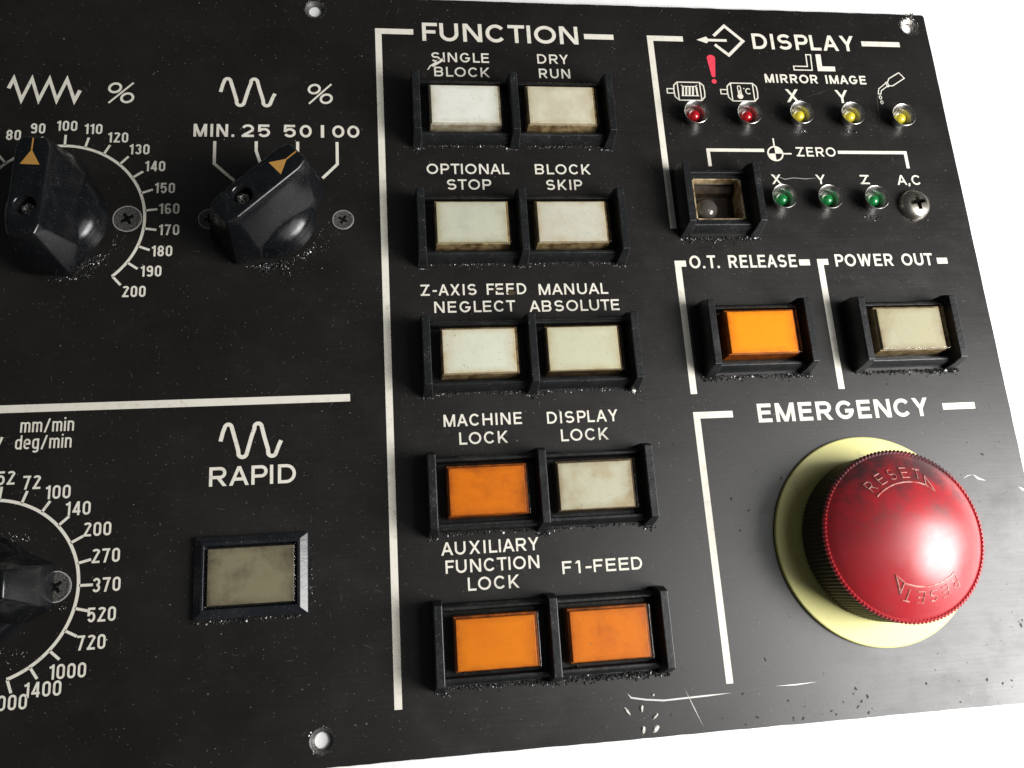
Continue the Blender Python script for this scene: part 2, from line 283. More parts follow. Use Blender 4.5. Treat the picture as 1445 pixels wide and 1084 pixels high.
def glyph(ch,w,h,s,cond=False):
    l,r,b,t=s/2,w-s/2,s/2,h-s/2; cx=w/2; m=h*.5; O=[]
    Lr=lambda *p,c=False:O.append(('L',list(p),c))
    def Dg(x0,y0,x1,y1): O.append(('D',x0,y0,x1,y1))
    rx=(r-l)/2; ry=(t-b)/2
    if cond: ry=min(ry,rx*1.05)
    def oval(): 
        if cond: return arc(cx,t-ry,rx,ry,0,180,10)+arc(cx,b+ry,rx,ry,180,360,10)
        return arc(cx,(t+b)/2,rx,ry,0,360,28)[:-1]
    hs=s*.56
    if ch in 'O0': O.append(('L',oval(),True))
    elif ch=='A': Dg(hs,0,cx,h);Dg(w-hs,0,cx,h);Lr((w*.2,h*.33),(w*.8,h*.33))
    elif ch=='B':
        q=(t-m)/2;Lr((l,0),(l,h));Lr((l,t),*arc(r-q*1.05,t-q,q,q,90,-90,8),(l,m));Lr((l,m),*arc(r-q,b+q,q,q,90,-90,8),(l,b))
    elif ch=='C': 
        if cond: Lr(*(arc(cx,t-ry,rx,ry,0,180,10)+arc(cx,b+ry,rx,ry,180,360,10)))
        else: Lr(*arc(cx,h/2,rx,ry,38,322,24))
    elif ch=='D': q=min(r-l,(t-b)/2)*.98;Lr((l,0),(l,h));Lr((l,t),*arc(r-q,t-(t-b)/2,q,(t-b)/2,90,-90,16),(l,b))
    elif ch=='E': Lr((w,t),(l,t),(l,b),(w,b));Lr((l,h*.52),(w*.93,h*.52))
    elif ch=='F': Lr((w,t),(l,t),(l,0));Lr((l,h*.50),(w*.88,h*.50))
    elif ch=='G': Lr(*arc(cx,h/2,rx,ry,38,330,24),(r,h*.47));Lr((r+s/2,h*.45),(cx+.02*w,h*.45))
    elif ch=='H': Lr((l,0),(l,h));Lr((r,0),(r,h));Lr((l,m),(r,m))
    elif ch in 'I|': Lr((cx,0),(cx,h))
    elif ch=='!1': Lr((r,0),(r,h));Dg(r-s*.2,h,l*.6,h*.78)
    elif ch=='K': Lr((l,0),(l,h));Dg(w-hs*1.2,h,l,h*.30);Dg(l+w*.26,h*.52,w-hs*1.1,0)
    elif ch=='L': Lr((l,h),(l,b),(w,b))
    elif ch=='M': Lr((l,0),(l,h));Lr((r,0),(r,h));Dg(l+s*.1,h,cx,0);Dg(r-s*.1,h,cx,0)
    elif ch=='N': Lr((l,0),(l,h));Lr((r,0),(r,h));Dg(l+s*.12,h,r-s*.12,0)
    elif ch=='P': q=(t-h*.44)/2;Lr((l,0),(l,h));Lr((l,t),*arc(r-q,t-q,q,q,90,-90,10),(l,t-2*q))
    elif ch=='R': q=(t-h*.46)/2;Lr((l,0),(l,h));Lr((l,t),*arc(r-q*1.1,t-q,q,q,90,-90,10),(l,t-2*q));Dg(w*.5,h*.46,w-hs,0)
    elif ch=='S':
        q1=(t-m)/2+.01*h;q2=(m-b)/2+.01*h; a1=arc(cx,t-q1,rx*.96,q1,28,255,16);a2=arc(cx,b+q2,rx,q2,75,-152,16);Lr(*(a1+a2))
    elif ch=='T': Lr((0,t),(w,t));Lr((cx,t),(cx,0))
    elif ch=='U': Lr((l,h),(l,b+rx*.95),*arc(cx,b+rx*.95,rx,rx*.95,180,360,14),(r,h))
    elif ch=='V': Dg(hs,h,cx,0);Dg(w-hs,h,cx,0)
    elif ch=='W': Dg(hs,h,w*.29,0);Dg(cx,h,w*.29,0);Dg(cx,h,w*.71,0);Dg(w-hs,h,w*.71,0)
    elif ch=='X': Dg(hs*1.1,h,w-hs*1.1,0);Dg(w-hs*1.1,h,hs*1.1,0)
    elif ch=='Y': Dg(hs*1.1,h,cx,h*.42);Dg(w-hs*1.1,h,cx,h*.42);Lr((cx,h*.48),(cx,0))
    elif ch=='Z': Lr((0,t),(w,t));Lr((0,b),(w,b));Dg(w-hs*1.3,h,hs*1.3,0)
    elif ch=='1': 
        if cond: Lr((r,0),(r,h));Lr((0,t-h*.14),(r,t-h*.05))
        else: Lr((cx,0),(cx,h));
    elif ch=='2':
        q=rx;Lr(*arc(cx,t-min(q,ry*.62),q,min(q,ry*.62),165,-38,14),(l+s*.25,b+s*.3));Lr((0,b),(w,b))
    elif ch=='3': q=(t-m)/2;Lr(*arc(cx,t-q,rx*.95,q,160,-85,12));Lr(*arc(cx,b+q,rx,q,85,-160,12))
    elif ch=='4': Lr((w*.74,0),(w*.74,h));Dg(w*.68,h,hs,h*.27);Lr((0,h*.27),(w,h*.27))
    elif ch=='5': q=(h*.64-b)/2;Lr((w*.94,t),(l+s*.1,t),(l,h*.42));Lr((l,h*.47),*arc(cx,b+q,rx,q,125,-155,16))
    elif ch in '69':
        q=min((h*.60-b)/2,rx*1.15); a=arc(cx,b+q,rx,q,0,360,20)[:-1]; u=[(l,b+q),(l,t-rx*.9)]+arc(cx,t-rx*.9,rx,rx*.9,180,25,10)
        if ch=='9': a=[(w-x_,h-y_) for x_,y_ in a];u=[(w-x_,h-y_) for x_,y_ in u]
        O.append(('L',a,True));Lr(*u)
    elif ch=='7': Lr((0,t),(w,t));Dg(w-hs*1.1,h,w*.36,0)
    elif ch=='8': q=(t-m)/2;O.append(('L',arc(cx,t-q,rx*.92,q,0,360,20)[:-1],True));O.append(('L',arc(cx,b+q,rx,q,0,360,20)[:-1],True))
    elif ch=='-': Lr((0,h*.42),(w,h*.42))
    elif ch=='.': Lr((cx,0),(cx,s*1.05))
    elif ch==',': Lr((cx,s*1.1),(cx,0),(cx-s*.5,-s*.9))
    elif ch=='/': Dg(w-hs,h,hs,-.05*h)
    elif ch in 'mn':
        X=h*.78; k=2 if ch=='m' else 1; sp=(r-l)/k; Lr((l,0),(l,X))
        for i in range(k):
            x0=l+sp*i; q=sp/2; Lr((x0,X-q-s/2),*arc(x0+q,X-s/2-q*.8,q,q*.8,180,0,8),(x0+sp,0))
    elif ch=='i': Lr((cx,0),(cx,h*.78));Lr((cx,h*.92),(cx,h*.92+s))
    elif ch=='d': X=h*.78;q=rx;Lr((r,0),(r,h*1.05));O.append(('L',arc(cx,X-s/2-q,rx,q,0,180,8)+arc(cx,b+q,rx,q,180,360,8),True))
    elif ch=='e': X=h*.78;q=rx;Lr((l,h*.4),(r,h*.4),*arc(cx,X-s/2-q,rx,q,0,180,8),*arc(cx,b+q,rx,q,180,320,8))
    elif ch=='g': X=h*.78;q=rx;O.append(('L',arc(cx,X-s/2-q,rx,q,0,180,8)+arc(cx,b+q,rx,q,180,360,8),True));Lr((r,X),(r,-h*.18+q),*arc(cx,-h*.18+q*.6,rx,q*.8,0,-150,8))
    return O
Z0=.045
def put(s,prims,ox,oy,h,w_,rot=0,hook=None):
    ca,sa=math.cos(rot),math.sin(rot)
    for k,p in enumerate(prims):
        z=Z0+.012*k
        if p[0]=='L': A,B=ribbon(p[1],w_,p[2]); cl=p[2]
        elif p[0]=='W': A,B=ribbon(p[1],p[3],p[2]); cl=p[2]
        elif p[0]=='F': A=p[1];B=None
        else:
            x0,y0,x1,y1=p[1:]; hw=w_/2*math.hypot(x1-x0,y1-y0)/abs(y1-y0); A=[(x0-hw,y0),(x1-hw,y1)];B=[(x0+hw,y0),(x1+hw,y1)];cl=False
        f=(lambda q:(ox+q[0]*ca-q[1]*sa,oy+q[0]*sa+q[1]*ca,z))
        if hook: f=(lambda q,f0=f:hook(f0(q)))
        if B is None: s.poly([f(q) for q in A])
        else: s.quadstrip([f(q) for q in A],[f(q) for q in B],cl)
def layout(txt,x0,x1,h,s_,cond=False,gap=.26):
    ws=[]; fixed=0; flex=0
    for ch in txt:
        if ch in 'I|': ws.append(('f',s_))
        elif ch in '.,': ws.append(('f',s_*1.1))
        elif ch=='1': ws.append(('k',.42) if cond else ('f',s_))
        elif ch==' ': ws.append(('k',.42))
        elif ch=='-': ws.append(('k',.40))
        elif ch=='/': ws.append(('k',.75))
        elif ch=='m': ws.append(('k',1.15))
        elif ch in 'nde g': ws.append(('k',.75))
        elif ch=='i': ws.append(('f',s_))
        elif cond and ch.isdigit(): ws.append(('k',.72))
        else: ws.append(('k',BW[ch]))
    n=len(txt)-1
    for a,b in ws: 
        if a=='f': fixed+=b
        else: flex+=b*h
    flex+=n*gap*h
    KR=lambda a,b: .5 if (b in 'AYTV' or a in 'AYTVLPF') and a not in ' .' and not cond else (.8 if a in 'CO' or b in 'CO' else 1)
    gs=[KR(txt[i],txt[i+1]) for i in range(n)]+[0]
    flex+=(sum(gs)-n)*gap*h
    k=(x1-x0-fixed)/flex; x=x0; out=[]
    for ch,(a,b),gk in zip(txt,ws,gs):
        w=b if a=='f' else b*h*k; out.append((ch,x,w)); x+=w+gap*h*k*gk
    return out
def text(txt,x0,x1,y,h,s_,label=None,m=None,cond=False,gap=.26,parent=None,name='lettering',bm=None):
    s=bm or MB()
    for ch,x,w in layout(txt,x0,x1,h,s_,cond,gap):
        if ch!=' ': put(s,glyph(ch,w,h,s_,cond),x,y,h,s_)
    if bm: return
    o=s.build(name,m or m_ink,parent or panel,recalc=False); o['label']=label or 'white printed lettering '+txt; return o
def lines(name,segs,label=None,m=None):
    s=MB(); put(s,segs,0,0,1,1); o=s.build(name,m or m_ink,panel,recalc=False)
    if label:o['label']=label
    return o
def rect(x0,x1,y0,y1): return ('F',[(x0,y0),(x1,y0),(x1,y1),(x0,y1)])
def Wl(w,*p,c=False): return ('W',list(p),c,w)

# group brackets and headings
LW=2.35
lines('printed_bracket',[Wl(LW,(-2.6,-30.3),(-2.6,207.8),(10.4,207.8))],'white bracket line round the FUNCTION buttons'); lines('printed_dash',[rect(75.9,87.6,206.6,208.9)],'white dash right of FUNCTION')
text('FUNCTION',13.7,73.5,204.1,7.9,1.42,gap=.22)
lines('printed_bracket',[Wl(LW,(102.2,127.0),(102.2,207.8),(115.6,207.8))],'white bracket line round the DISPLAY lamps'); lines('printed_dash',[rect(190.8,207.5,206.6,208.9)],'white dash right of DISPLAY')
text('DISPLAY',144.2,187.6,204.1,7.1,1.28,gap=.24)
lines('printed_bracket',[Wl(LW,(102.2,64.4),(102.2,113.1),(105.3,113.1))],'white bracket line beside the O.T. RELEASE button'); lines('printed_dash',[rect(148.8,153.0,111.8,114.2)],'white dash right of O.T. RELEASE')
text('O.T. RELEASE',106.6,147.8,111.2,5.0,.84,cond=False,gap=.24)
lines('printed_bracket',[Wl(LW,(157.1,64.4),(157.1,113.1),(160.3,113.1))],'white bracket line beside the POWER OUT button'); lines('printed_dash',[rect(204.2,208.5,111.8,114.2)],'white dash right of POWER OUT')
text('POWER OUT',163.1,202.5,111.2,4.9,.84,gap=.24)
lines('printed_bracket',[Wl(LW,(102.2,-30.9),(102.2,56.8),(115.3,56.8))],'white bracket line round the EMERGENCY button'); lines('printed_dash',[rect(194.6,207.3,55.4,57.8)],'white dash right of EMERGENCY')
text('EMERGENCY',124.4,189.0,53.4,6.7,1.35,gap=.22)
lines('printed_line',[rect(-185,-15.3,66.0,68.5)],'white dividing line across the left half of the panel')
# function legends
for txt,x0,x1,y in [('SINGLE',16.7,38.3,195.1),('BLOCK',17.5,38.2,188.9),('DRY',56.8,68.8,195.3),('RUN',57,69,189),('OPTIONAL',13.1,43,148.8),('STOP',20.1,36.1,142.6),
    ('BLOCK',52.5,73.2,148.8),('SKIP',56.2,69.6,142.5),('Z-AXIS FEED',9.2,46,102.4),('NEGLECT',13.6,41.7,96.1),('MANUAL',50.4,75.3,102),('ABSOLUTE',46.6,78.8,95.8),
    ('MACHINE',15,41.2,56.2),('LOCK',19.9,36.1,50),('DISPLAY',49.8,74.3,55.9),('LOCK',54.1,70.4,49.7),('AUXILIARY',12.3,43.9,14.5),('FUNCTION',13.5,43.6,8.8),('LOCK',20.3,36.7,3.1),('F1-FEED',51,77.2,6.4)]:
    if txt=='F1-FEED': 
        s=MB(); 
        for ch,x,w in [('F',51,3.1),('!1',55.4,1.5),('-',58.6,2.0),('F',61.3,3.1),('E',65.4,3.3),('E',69.7,3.3),('D',73.9,3.6)]: put(s,glyph(ch,w,4.0,.62),x,6.4,4,.66)
        s.build('lettering',m_ink,panel,recalc=False,label='white printed lettering F1-FEED'); continue
    text(txt,x0,x1,y,4.1,.64,gap=.29)
m_burn=mat('brown_stain',(.055,.035,.012),.5)
lines('stain',[('F',[(34.2,104.4),(35.6,105.3),(37.3,104.9),(38.3,105.2),(38.1,104.2),(36.9,104.0),(35.3,103.6)]),('F',[(39.0,103.1),(40.6,103.9),(42.2,103.2),(41.8,102.3),(40.1,102.1)])],'brown burnt stain across the word FEED',m_burn)
# chipped mark across SINGLE
lines('paint_scratch',[('F',[(16.2,193.6),(17.2,192.9),(21.2,195.6),(21.6,196.8),(19.2,196.2),(18.4,195.3)]),('F',[(14.9,191.6),(15.4,191.6),(16.6,193.4),(16.1,193.6)])],'white scratched gouge across the word SINGLE')
# display group
text('MIRROR IMAGE',147,189.6,188.9,3.9,.74)
text('X',154.6,159.9,180.3,5.8,1.0); text('Y',175.3,180.7,180.3,5.8,1.0)
text('X',143.2,147.0,145,4.0,.66); text('Y',161,164.9,145,4.0,.66); text('Z',179.2,182.9,145,3.9,.66); text('A,C',194.4,204.5,144.7,4.2,.66)
text('ZERO',154.9,171.1,156.7,4.0,.66)
lines('printed_bracket',[Wl(1.35,(119.6,152.4),(119.6,159.2),(142,159.2))],'thin white bracket left of ZERO')
lines('printed_bracket',[Wl(1.35,(172,158.6),(200.2,158.6),(200.2,151.8))],'thin white bracket right of ZERO')
C0=(146.35,157.85)
lines('printed_symbol',[Wl(.6,*arc(*C0,2.95,2.95,0,360,36)[:-1],c=True),('F',[C0]+arc(*C0,3.0,3.0,0,90,8)),('F',[C0]+arc(*C0,3.0,3.0,180,270,8)),Wl(.6,(146.35,160.6),(146.35,164.4)),Wl(.6,(149.2,157.8),(152.9,157.8))],'white reference-point symbol left of ZERO')
lines('printed_symbol',[('F',[(121.1,207.6),(125.2,206.1),(125.9,207.0),(125.9,208.3),(125.2,209.2)]),Wl(1.15,(125.6,207.6),(133.6,207.6)),Wl(1.25,(128.4,209.6),(133.4,214.3),(140.3,207.5),(133.6,200.9),(128.4,205.6))],'white diamond and arrow symbol left of DISPLAY')
lines('printed_symbol',[('F',[(124.3,199.3)]+arc(126.0,199.3,1.7,1.6,180,0,10)+[(126.75,191.3),(126.4,190.9),(125.6,190.9),(125.25,191.3)][0:4]),('F',arc(125.95,189.0,1.0,1.0,0,360,18)[:-1])],'red printed exclamation mark',m_redink)
lines('printed_symbol',[Wl(.5,(165.9,202.0),(167.9,202.0),(167.5,194.9),(159.9,194.9),(159.9,196.6),(165.7,196.6),c=True)],'outlined mirrored letter L symbol')
lines('printed_symbol',[('F',[(170.0,202.3),(172.2,202.3),(172.0,196.8),(177.4,196.8),(177.3,194.6),(169.8,194.6)])],'solid white letter L symbol')
lines('printed_symbol',[Wl(.42,(204.5,194.6),(206.5,192.1),(200.7,188.5),(199.1,188.5),(198.7,189.9),(199.7,191.8),c=True),Wl(.38,(198.6,190.2),(197.9,189.9),(198.5,188.0),(199.2,188.3)),Wl(.36,(198.0,189.7),(194.4,187.0),(193.8,184.7),(194.9,184.6),(195.4,186.2),(198.6,188.5)),
    Wl(.34,*arc(194.4,183.1,.5,.75,0,360,14)[:-1],c=True),Wl(.34,*arc(194.6,180.9,.5,.65,0,360,14)[:-1],c=True)],'white oil can symbol with two drops')
def motor(dx,extra,label):
    q=lambda *p:[(a+dx,b) for a,b in p]
    lines('printed_symbol',[Wl(.48,*q((110.9,188.4),(119.9,188.4),(119.9,180.5),(110.9,180.5)),c=True),Wl(.5,*q((110.9,188.4),(109.4,187.0),(109.2,184.5),(109.4,182.0),(110.9,180.5))),Wl(.5,*q((119.9,188.4),(121.3,187.0),(121.5,184.5),(121.3,182.0),(119.9,180.5))),
        Wl(.45,*q((109.1,185.4),(106.5,185.4),(106.5,183.5),(109.1,183.5)))]+extra,label)
motor(0,[Wl(.4,(112.3,187.1),(113.0,186.5),(117.9,186.5),(118.7,187.1))]+[Wl(.75,(113.0+i*1.33,186.3),(112.55+i*1.33+(.5 if i==4 else 0),182.6)) for i in range(5)]+[Wl(.4,(112.0,182.4),(119.0,182.4))],'white motor symbol with heater coil')
motor(21.55,[Wl(.38,*(arc(135.7,186.6,.6,.6,180,0,8)+[(136.3,183.6)]+arc(135.75,182.6,1.0,1.0,60,-235,14)+[(135.1,186.6)])),('F',arc(135.75,182.55,.85,.85,0,360,16)[:-1]),Wl(.45,(135.7,183.0),(135.7,185.2)),('F',arc(137.6,186.0,.28,.28,0,360,10)[:-1]),Wl(.45,*arc(139.3,184.8,1.05,1.15,45,315,14))],'white motor symbol with thermometer')

# left side legends
def wave(cx,cy,label,hx=9.4,hy=5.55,w=1.25):
    p=[(-9.4,-.1),(-8.7,2.9),(-8.2,4.3)]+arc(-7.1,4.0,1.15,1.35,150,25,6)+[(-5.2,1.5),(-3.9,-3.2)]+arc(-2.55,-4.0,1.35,1.45,205,335,8)+[(0.2,1.2),(1.0,3.6)]+arc(2.15,3.95,1.2,1.4,155,25,8)+[(4.1,1.0),(5.3,-3.2)]+arc(6.6,-4.05,1.3,1.4,205,330,8)+[(8.7,-2.0),(9.4,-.5)]
    lines('printed_symbol',[Wl(w,*[(cx+a,cy+b) for a,b in p])],label)
wave(-49.3,181.0,'white sine wave symbol above the MIN. 25 50 100 scale'); wave(-46.7,54.4,'white sine wave symbol above RAPID')
lines('printed_symbol',[Wl(1.3,(-129.0,181.0),(-127.6,184.9),(-124.6,176.5),(-121.7,184.9),(-119.0,176.5),(-116.0,184.9),(-113.2,176.5),(-110.3,184.9),(-107.4,176.5),(-105.8,180.6))],'white zigzag wave symbol at the top left')
def percent(cx,cy,label):
    el=lambda x,y:[(cx+x+1.9*math.cos(a)*1.0+.25*math.sin(a),cy+y+1.75*math.sin(a)) for a in [i*math.pi/10 for i in range(20)]]
    lines('printed_symbol',[Wl(.85,*el(-2.1,1.95),c=True),Wl(.85,*el(2.1,-1.95),c=True),Wl(.65,(cx-4.0,cy-4.1),(cx+4.0,cy+4.1))],label)
percent(-92.2,179.9,'white percent sign right of the zigzag symbol'); percent(-24.0,180.7,'white percent sign right of the sine wave')
text('MIN.',-67.5,-53.7,163,5.0,.92); text('25',-51.2,-41.5,163,5.0,.92); text('50',-36.8,-27.1,163,5.0,.92)
s=MB(); put(s,glyph('I',1.1,5,1.1),-23.9,163,5,1.15); put(s,glyph('0',4.4,5,1.05),-20,163,5,.92); put(s,glyph('0',4.4,5,1.05),-14.7,163,5,.92); s.build('lettering',m_ink,panel,recalc=False,label='white printed lettering 100 at the end of the MIN. scale')
for p in [((-60.25,161.3),(-60.25,152.5),(-52.4,145.0)),((-46.2,161.3),(-46.2,157.6),(-44.7,152.7)),((-32,161.3),(-32,155)),((-18.3,161.3),(-18.3,152.5),(-23.5,147.0))]: lines('scale_line',[Wl(1.05,*p)])
text('RAPID',-59.3,-32.7,40,6.1,1.0,gap=.24)
text('mm/min',-116.1,-100.4,59.6,4.2,.54,gap=.20); text('deg/min',-117.2,-100.8,54.3,4.2,.54,gap=.20)
lines('lettering',[('D',-121.0,58.4,-122.3,54.3)] if 0 else [Wl(.8,(-121.1,58.4),(-122.6,54.4))],'end of a white printed slash at the left edge')
def dial(cx,cy,r,r2,a_list,a0,a1,nums,label,hn,wd):
    lines('dial_arc',[Wl(.95,*arc(cx,cy,r,r,a0,a1,90))],label)
    for a in a_list: lines('scale_line',[Wl(.8,(cx+(r+.2)*math.cos(R_(a)),cy+(r+.2)*math.sin(R_(a))),(cx+r2*math.cos(R_(a)),cy+r2*math.sin(R_(a))))])
    for tx,x,y in nums:
        w=sum(wd*.62 if c=='1' else wd for c in tx)+.28*wd*(len(tx)-1); text(tx,x-w/2,x+w/2,y-hn/2,hn,.64,cond=True,gap=.20,label='white printed number '+tx)
dial(-109.65,131.7,27.3,31.5,[89.5-13.83*i for i in range(11)]+[89.5+13.83*i for i in range(1,4)],89.5-13.83*10-.3,225,
    [('80',-126.0,163.0),('90',-118.4,165.6),('100',-109.1,166.7),('110',-100.5,165.6),('120',-92.3,162.4),('130',-85.1,157.9),('140',-79.7,151.5),('150',-76.2,143.2),('160',-74.5,135.5),('170',-74.3,127.7),('180',-76.3,120.0),('190',-79.5,112.8),('200',-84.6,105.7)],'white arc of the 80 to 200 percent dial',3.9,2.05)
dial(-122.95,12.2,26.8,30.9,[84.5-14.1*i for i in range(12)],84.5-14.1*11-.3,150,
    [('52',-119.0,45.6),('72',-111.5,43.9),('100',-103.7,40.6),('140',-97.6,35.3),('200',-91.7,28.7),('270',-88.8,20.6),('370',-88.2,12.0),('520',-89.1,3.4),('720',-91.6,-4.4),('1000',-97.6,-12.0),('1400',-104.1,-16.5),('2000',-113.6,-19.5)],'white arc of the 52 to 2000 feed dial',4.2,2.25)

# scratches in the plate (bright raised metal)
m_scr=mat('bare_scratch',(.55,.54,.52),.4,.3); m_scrd=mat('faint_scratch',(.07,.068,.065),.5)
def scratch(pts,w,label=None,m=None):
    L=len(pts); A,B=ribbon(pts,w); 
    L=len(A)
    for k in (0,L-1): A[k]=B[k]=Vector(pts[k])
    s=MB(); s.quadstrip([(p[0],p[1],.03) for p in A],[(p[0],p[1],.03) for p in B]); o=s.build('scratch',m or m_scr,panel,recalc=False)
    if label:o['label']=label
scratch([(68.5,-31.2),(69.6,-32.6),(74.2,-33.5),(80,-34.2),(84.8,-34.1),(94,-33.9),(102.5,-33.7)],.5,'long white scratch below the bottom row of buttons')
scratch([(102.5,-33.7),(110,-33.3),(117,-32.7)],.18,m=m_scrd); scratch([(117.2,-32.8),(124,-32.9),(131.8,-32.6)],.35)
scratch([(87.1,-31.1),(89.5,-37),(91.9,-42.9)],.25); scratch([(201.0,31.7),(202.6,30.2),(205.5,29.2)],.65,'short bright scratch right of the red button'); scratch([(214.3,26.9),(217.1,28.1)],.4); scratch([(217.5,26.5),(219.0,25.4),(220.5,25.1)],.8)
scratch([(196.5,30.0),(198.6,31.2),(201,31.7)],.15,m=m_scr)
scratch([(142.5,149.6),(148.5,147.0),(152,147.6),(157,147.2),(162,147.6)],.22); scratch([(150.5,146.6),(154,147.7)],.2); scratch([(166,147.2),(169,147.9)],.25)
scratch([(194.5,187.3),(192.9,182.5),(192.4,176.5),(191.9,171.5)],.22,m=m_scrd); scratch([(190.8,171.8),(191.6,169.0)],.5)
scratch([(161,182),(169,184.8),(176,187.5)],.15,m=m_scrd); scratch([(216,196),(219,196.6)],.2)
scratch([(182,184),(196,184.6)],.12,m=m_scrd); scratch([(189.5,191.5),(193,192.6)],.25,m=m_scrd)
for _ in range(150):
    x=random.uniform(-130,215); y=random.uniform(-43,220); a=random.uniform(-1.2,2.4); L=random.uniform(.6,4.2)*(1.6 if random.random()<.1 else 1); b=random.uniform(-.2,.2)
    if _<110: x=random.uniform(-128,5)
    scratch([(x,y),(x+L/2*math.cos(a),y+L/2*math.sin(a)),(x+L*math.cos(a+b),y+L*math.sin(a+b))],random.uniform(.07,.20),m=m_scrd)

m_dk=mat('dark_scuff',(.012,.011,.010),.75)
for _ in range(70):
    x=random.uniform(95,218); y=random.uniform(-43,60)
    if random.random()<.5: y=-44+abs(random.gauss(0,6))
    if (x-159)**2+(y-11)**2<37**2: continue
    a=random.uniform(0,3.1); L=random.uniform(.4,1.6); n_=7; q=[]
    for i in range(n_):
        t_=2*math.pi*i/n_; px=L*math.cos(t_)*random.uniform(.4,1.0)*.6; py=L*.32*math.sin(t_)*random.uniform(.5,1.2); q.append((x+px*math.cos(a)-py*math.sin(a),y+px*math.sin(a)+py*math.cos(a),.025))
    s=MB(); s.poly(q); s.build('scuff_mark',m_dk,panel,recalc=False)
# ------------------------------------------------------------------ push buttons
def rib_mesh(name,parent,x):
    s=MB(); prof=[(-13.7,.0),(13.3,.0),(13.0,6.0),(11.7,10.0),(-11.7,10.0),(-12.9,5.5)]
    s.prism_x(prof,-1.5,1.5); 
    for v_ in s.bm.verts:
        v_.co.x*= 1.25-.035*v_.co.z
    return s.build(name,m_black,parent,loc=(x,0,0),bevel=.35)
def housing(name,cx,cy,half,label,mid=False,sock=False):
    s=MB()
    h0=half
    if not sock: s.frustum((-h0,h0,-11.6,11.6,0),(-h0+.2,h0-.2,-10.8,10.8,1.3))
    else:
        wx,wy=8.85,7.95
        s.frustum((-h0,-wx,-11.0,11.0,0),(-h0,-wx,-10.5,10.5,3.2)); s.frustum((wx,h0,-11.0,11.0,0),(wx,h0,-10.5,10.5,3.2))
        s.frustum((-wx,wx,wy,11.0,0),(-wx,wx,wy,10.5,3.2)); s.frustum((-wx,wx,-11.0,-wy,0),(-wx,wx,-10.5,-wy,3.2))
    for sg in (1,-1):
        s.prism_x([(sg*12.3,0),(sg*11.7,3.6),(sg*10.9,4.8),(sg*9.9,4.8),(sg*9.6,3.1),(sg*9.6,0)],-h0,h0)
    o=s.build(name,m_black,panel,loc=(cx,cy,.02),bevel=.25,label=label)
    first=rib_mesh('guard_rib',o,-half)
    xs=[half]+([0] if mid else [])
    for x in xs:
        c=first.copy(); col.objects.link(c); c.parent=o; c.location=(x*S,0,0)
    return o
def lens(parent,cx,topz,style,w=26.9,h=17.4,tilt=0):
    """style: (plate material, side material, shell material)"""
    pm,sm,cm=style; hw,hh=w/2,h/2
    s=MB(); s.frustum((-hw+.35,hw-.35,-hh+.35,hh-.35,-topz+1.2),(-hw+.6,hw-.6,-hh+.6,hh-.6,-2.1))
    body=s.build('cap_body',sm,parent,loc=(cx,0,topz),bevel=.3)
    s=MB(); s.frustum((-hw+.95,hw-1.5,-hh+.8,hh-1.4,-2.3),(-hw+1.05,hw-1.6,-hh+.9,hh-1.5,-.75))
    s.build('diffuser_plate',pm,parent,loc=(cx,0,topz),bevel=.25)
    s=MB(); s.frustum((-hw,hw,-hh,hh,-topz+1.25),(-hw+.25,hw-.25,-hh+.25,hh-.25,0)); 
    c=s.build('lens_cap',cm,parent,loc=(cx,0,topz),bevel=.5,seg=3); c['label']=style_label.get(pm.name,'clear lens cap')
    return c
style_label={}
def wh(name,c,amt=.3,edge=(.34,.25,.13),stain=(.40,.34,.20),seed=0.,lab='white lens cap'):
    m=diffuser(name,c,edge,stain,amt,seed=seed); style_label[name]=lab; return m
p_single=wh('diffuser_bright_white',(.86,.89,.85),.2,(.50,.47,.36),(.62,.62,.52),.1,'bright white lens cap of SINGLE BLOCK'); p_dry=wh('diffuser_cream',(.70,.68,.56),.45,(.42,.34,.20),(.52,.48,.36),.2,'cream lens cap of DRY RUN')
p_opt=wh('diffuser_mottled',(.58,.60,.50),.8,(.40,.36,.22),(.44,.46,.40),.3,'mottled grey white lens cap of OPTIONAL STOP'); p_skip=wh('diffuser_greyed',(.62,.63,.55),.5,(.45,.36,.22),(.52,.52,.48),.4,'off white lens cap of BLOCK SKIP')
p_z=wh('diffuser_milk',(.70,.73,.62),.35,(.45,.34,.18),(.58,.60,.50),.8,'milky lens cap of Z-AXIS FEED NEGLECT'); p_man=wh('diffuser_ivory',(.60,.62,.47),.4,(.42,.33,.17),(.56,.54,.42),.6,'ivory lens cap of MANUAL ABSOLUTE')
p_disp=wh('diffuser_stained',(.52,.52,.41),.75,(.26,.19,.10),(.36,.26,.12),.7,'brown stained lens cap of DISPLAY LOCK'); p_power=wh('diffuser_yellowed',(.42,.40,.27),.5,(.20,.14,.07),(.42,.42,.36),.8,'yellowed lens cap of POWER OUT')
p_rapid=wh('diffuser_dingy',(.23,.21,.135),1.0,(.07,.06,.045),(.105,.085,.055),.93,'dingy grey lens cap of RAPID')
p_m=wh('diffuser_orange_a',(.68,.20,.005),.8,(.26,.06,.008),(.55,.15,.008),1.1,'orange lens cap of MACHINE LOCK'); p_a=wh('diffuser_orange_b',(.70,.225,.005),.65,(.34,.09,.01),(.62,.17,.01),1.2,'orange lens cap of AUXILIARY FUNCTION LOCK')
p_f=wh('diffuser_orange_c',(.66,.195,.007),1.0,(.36,.09,.01),(.52,.13,.015),1.33,'scratched orange lens cap of F1-FEED'); p_o=wh('diffuser_orange_d',(.88,.34,.002),.2,(.45,.11,.005),(.88,.30,.002),1.4,'bright amber lens cap of O.T. RELEASE')
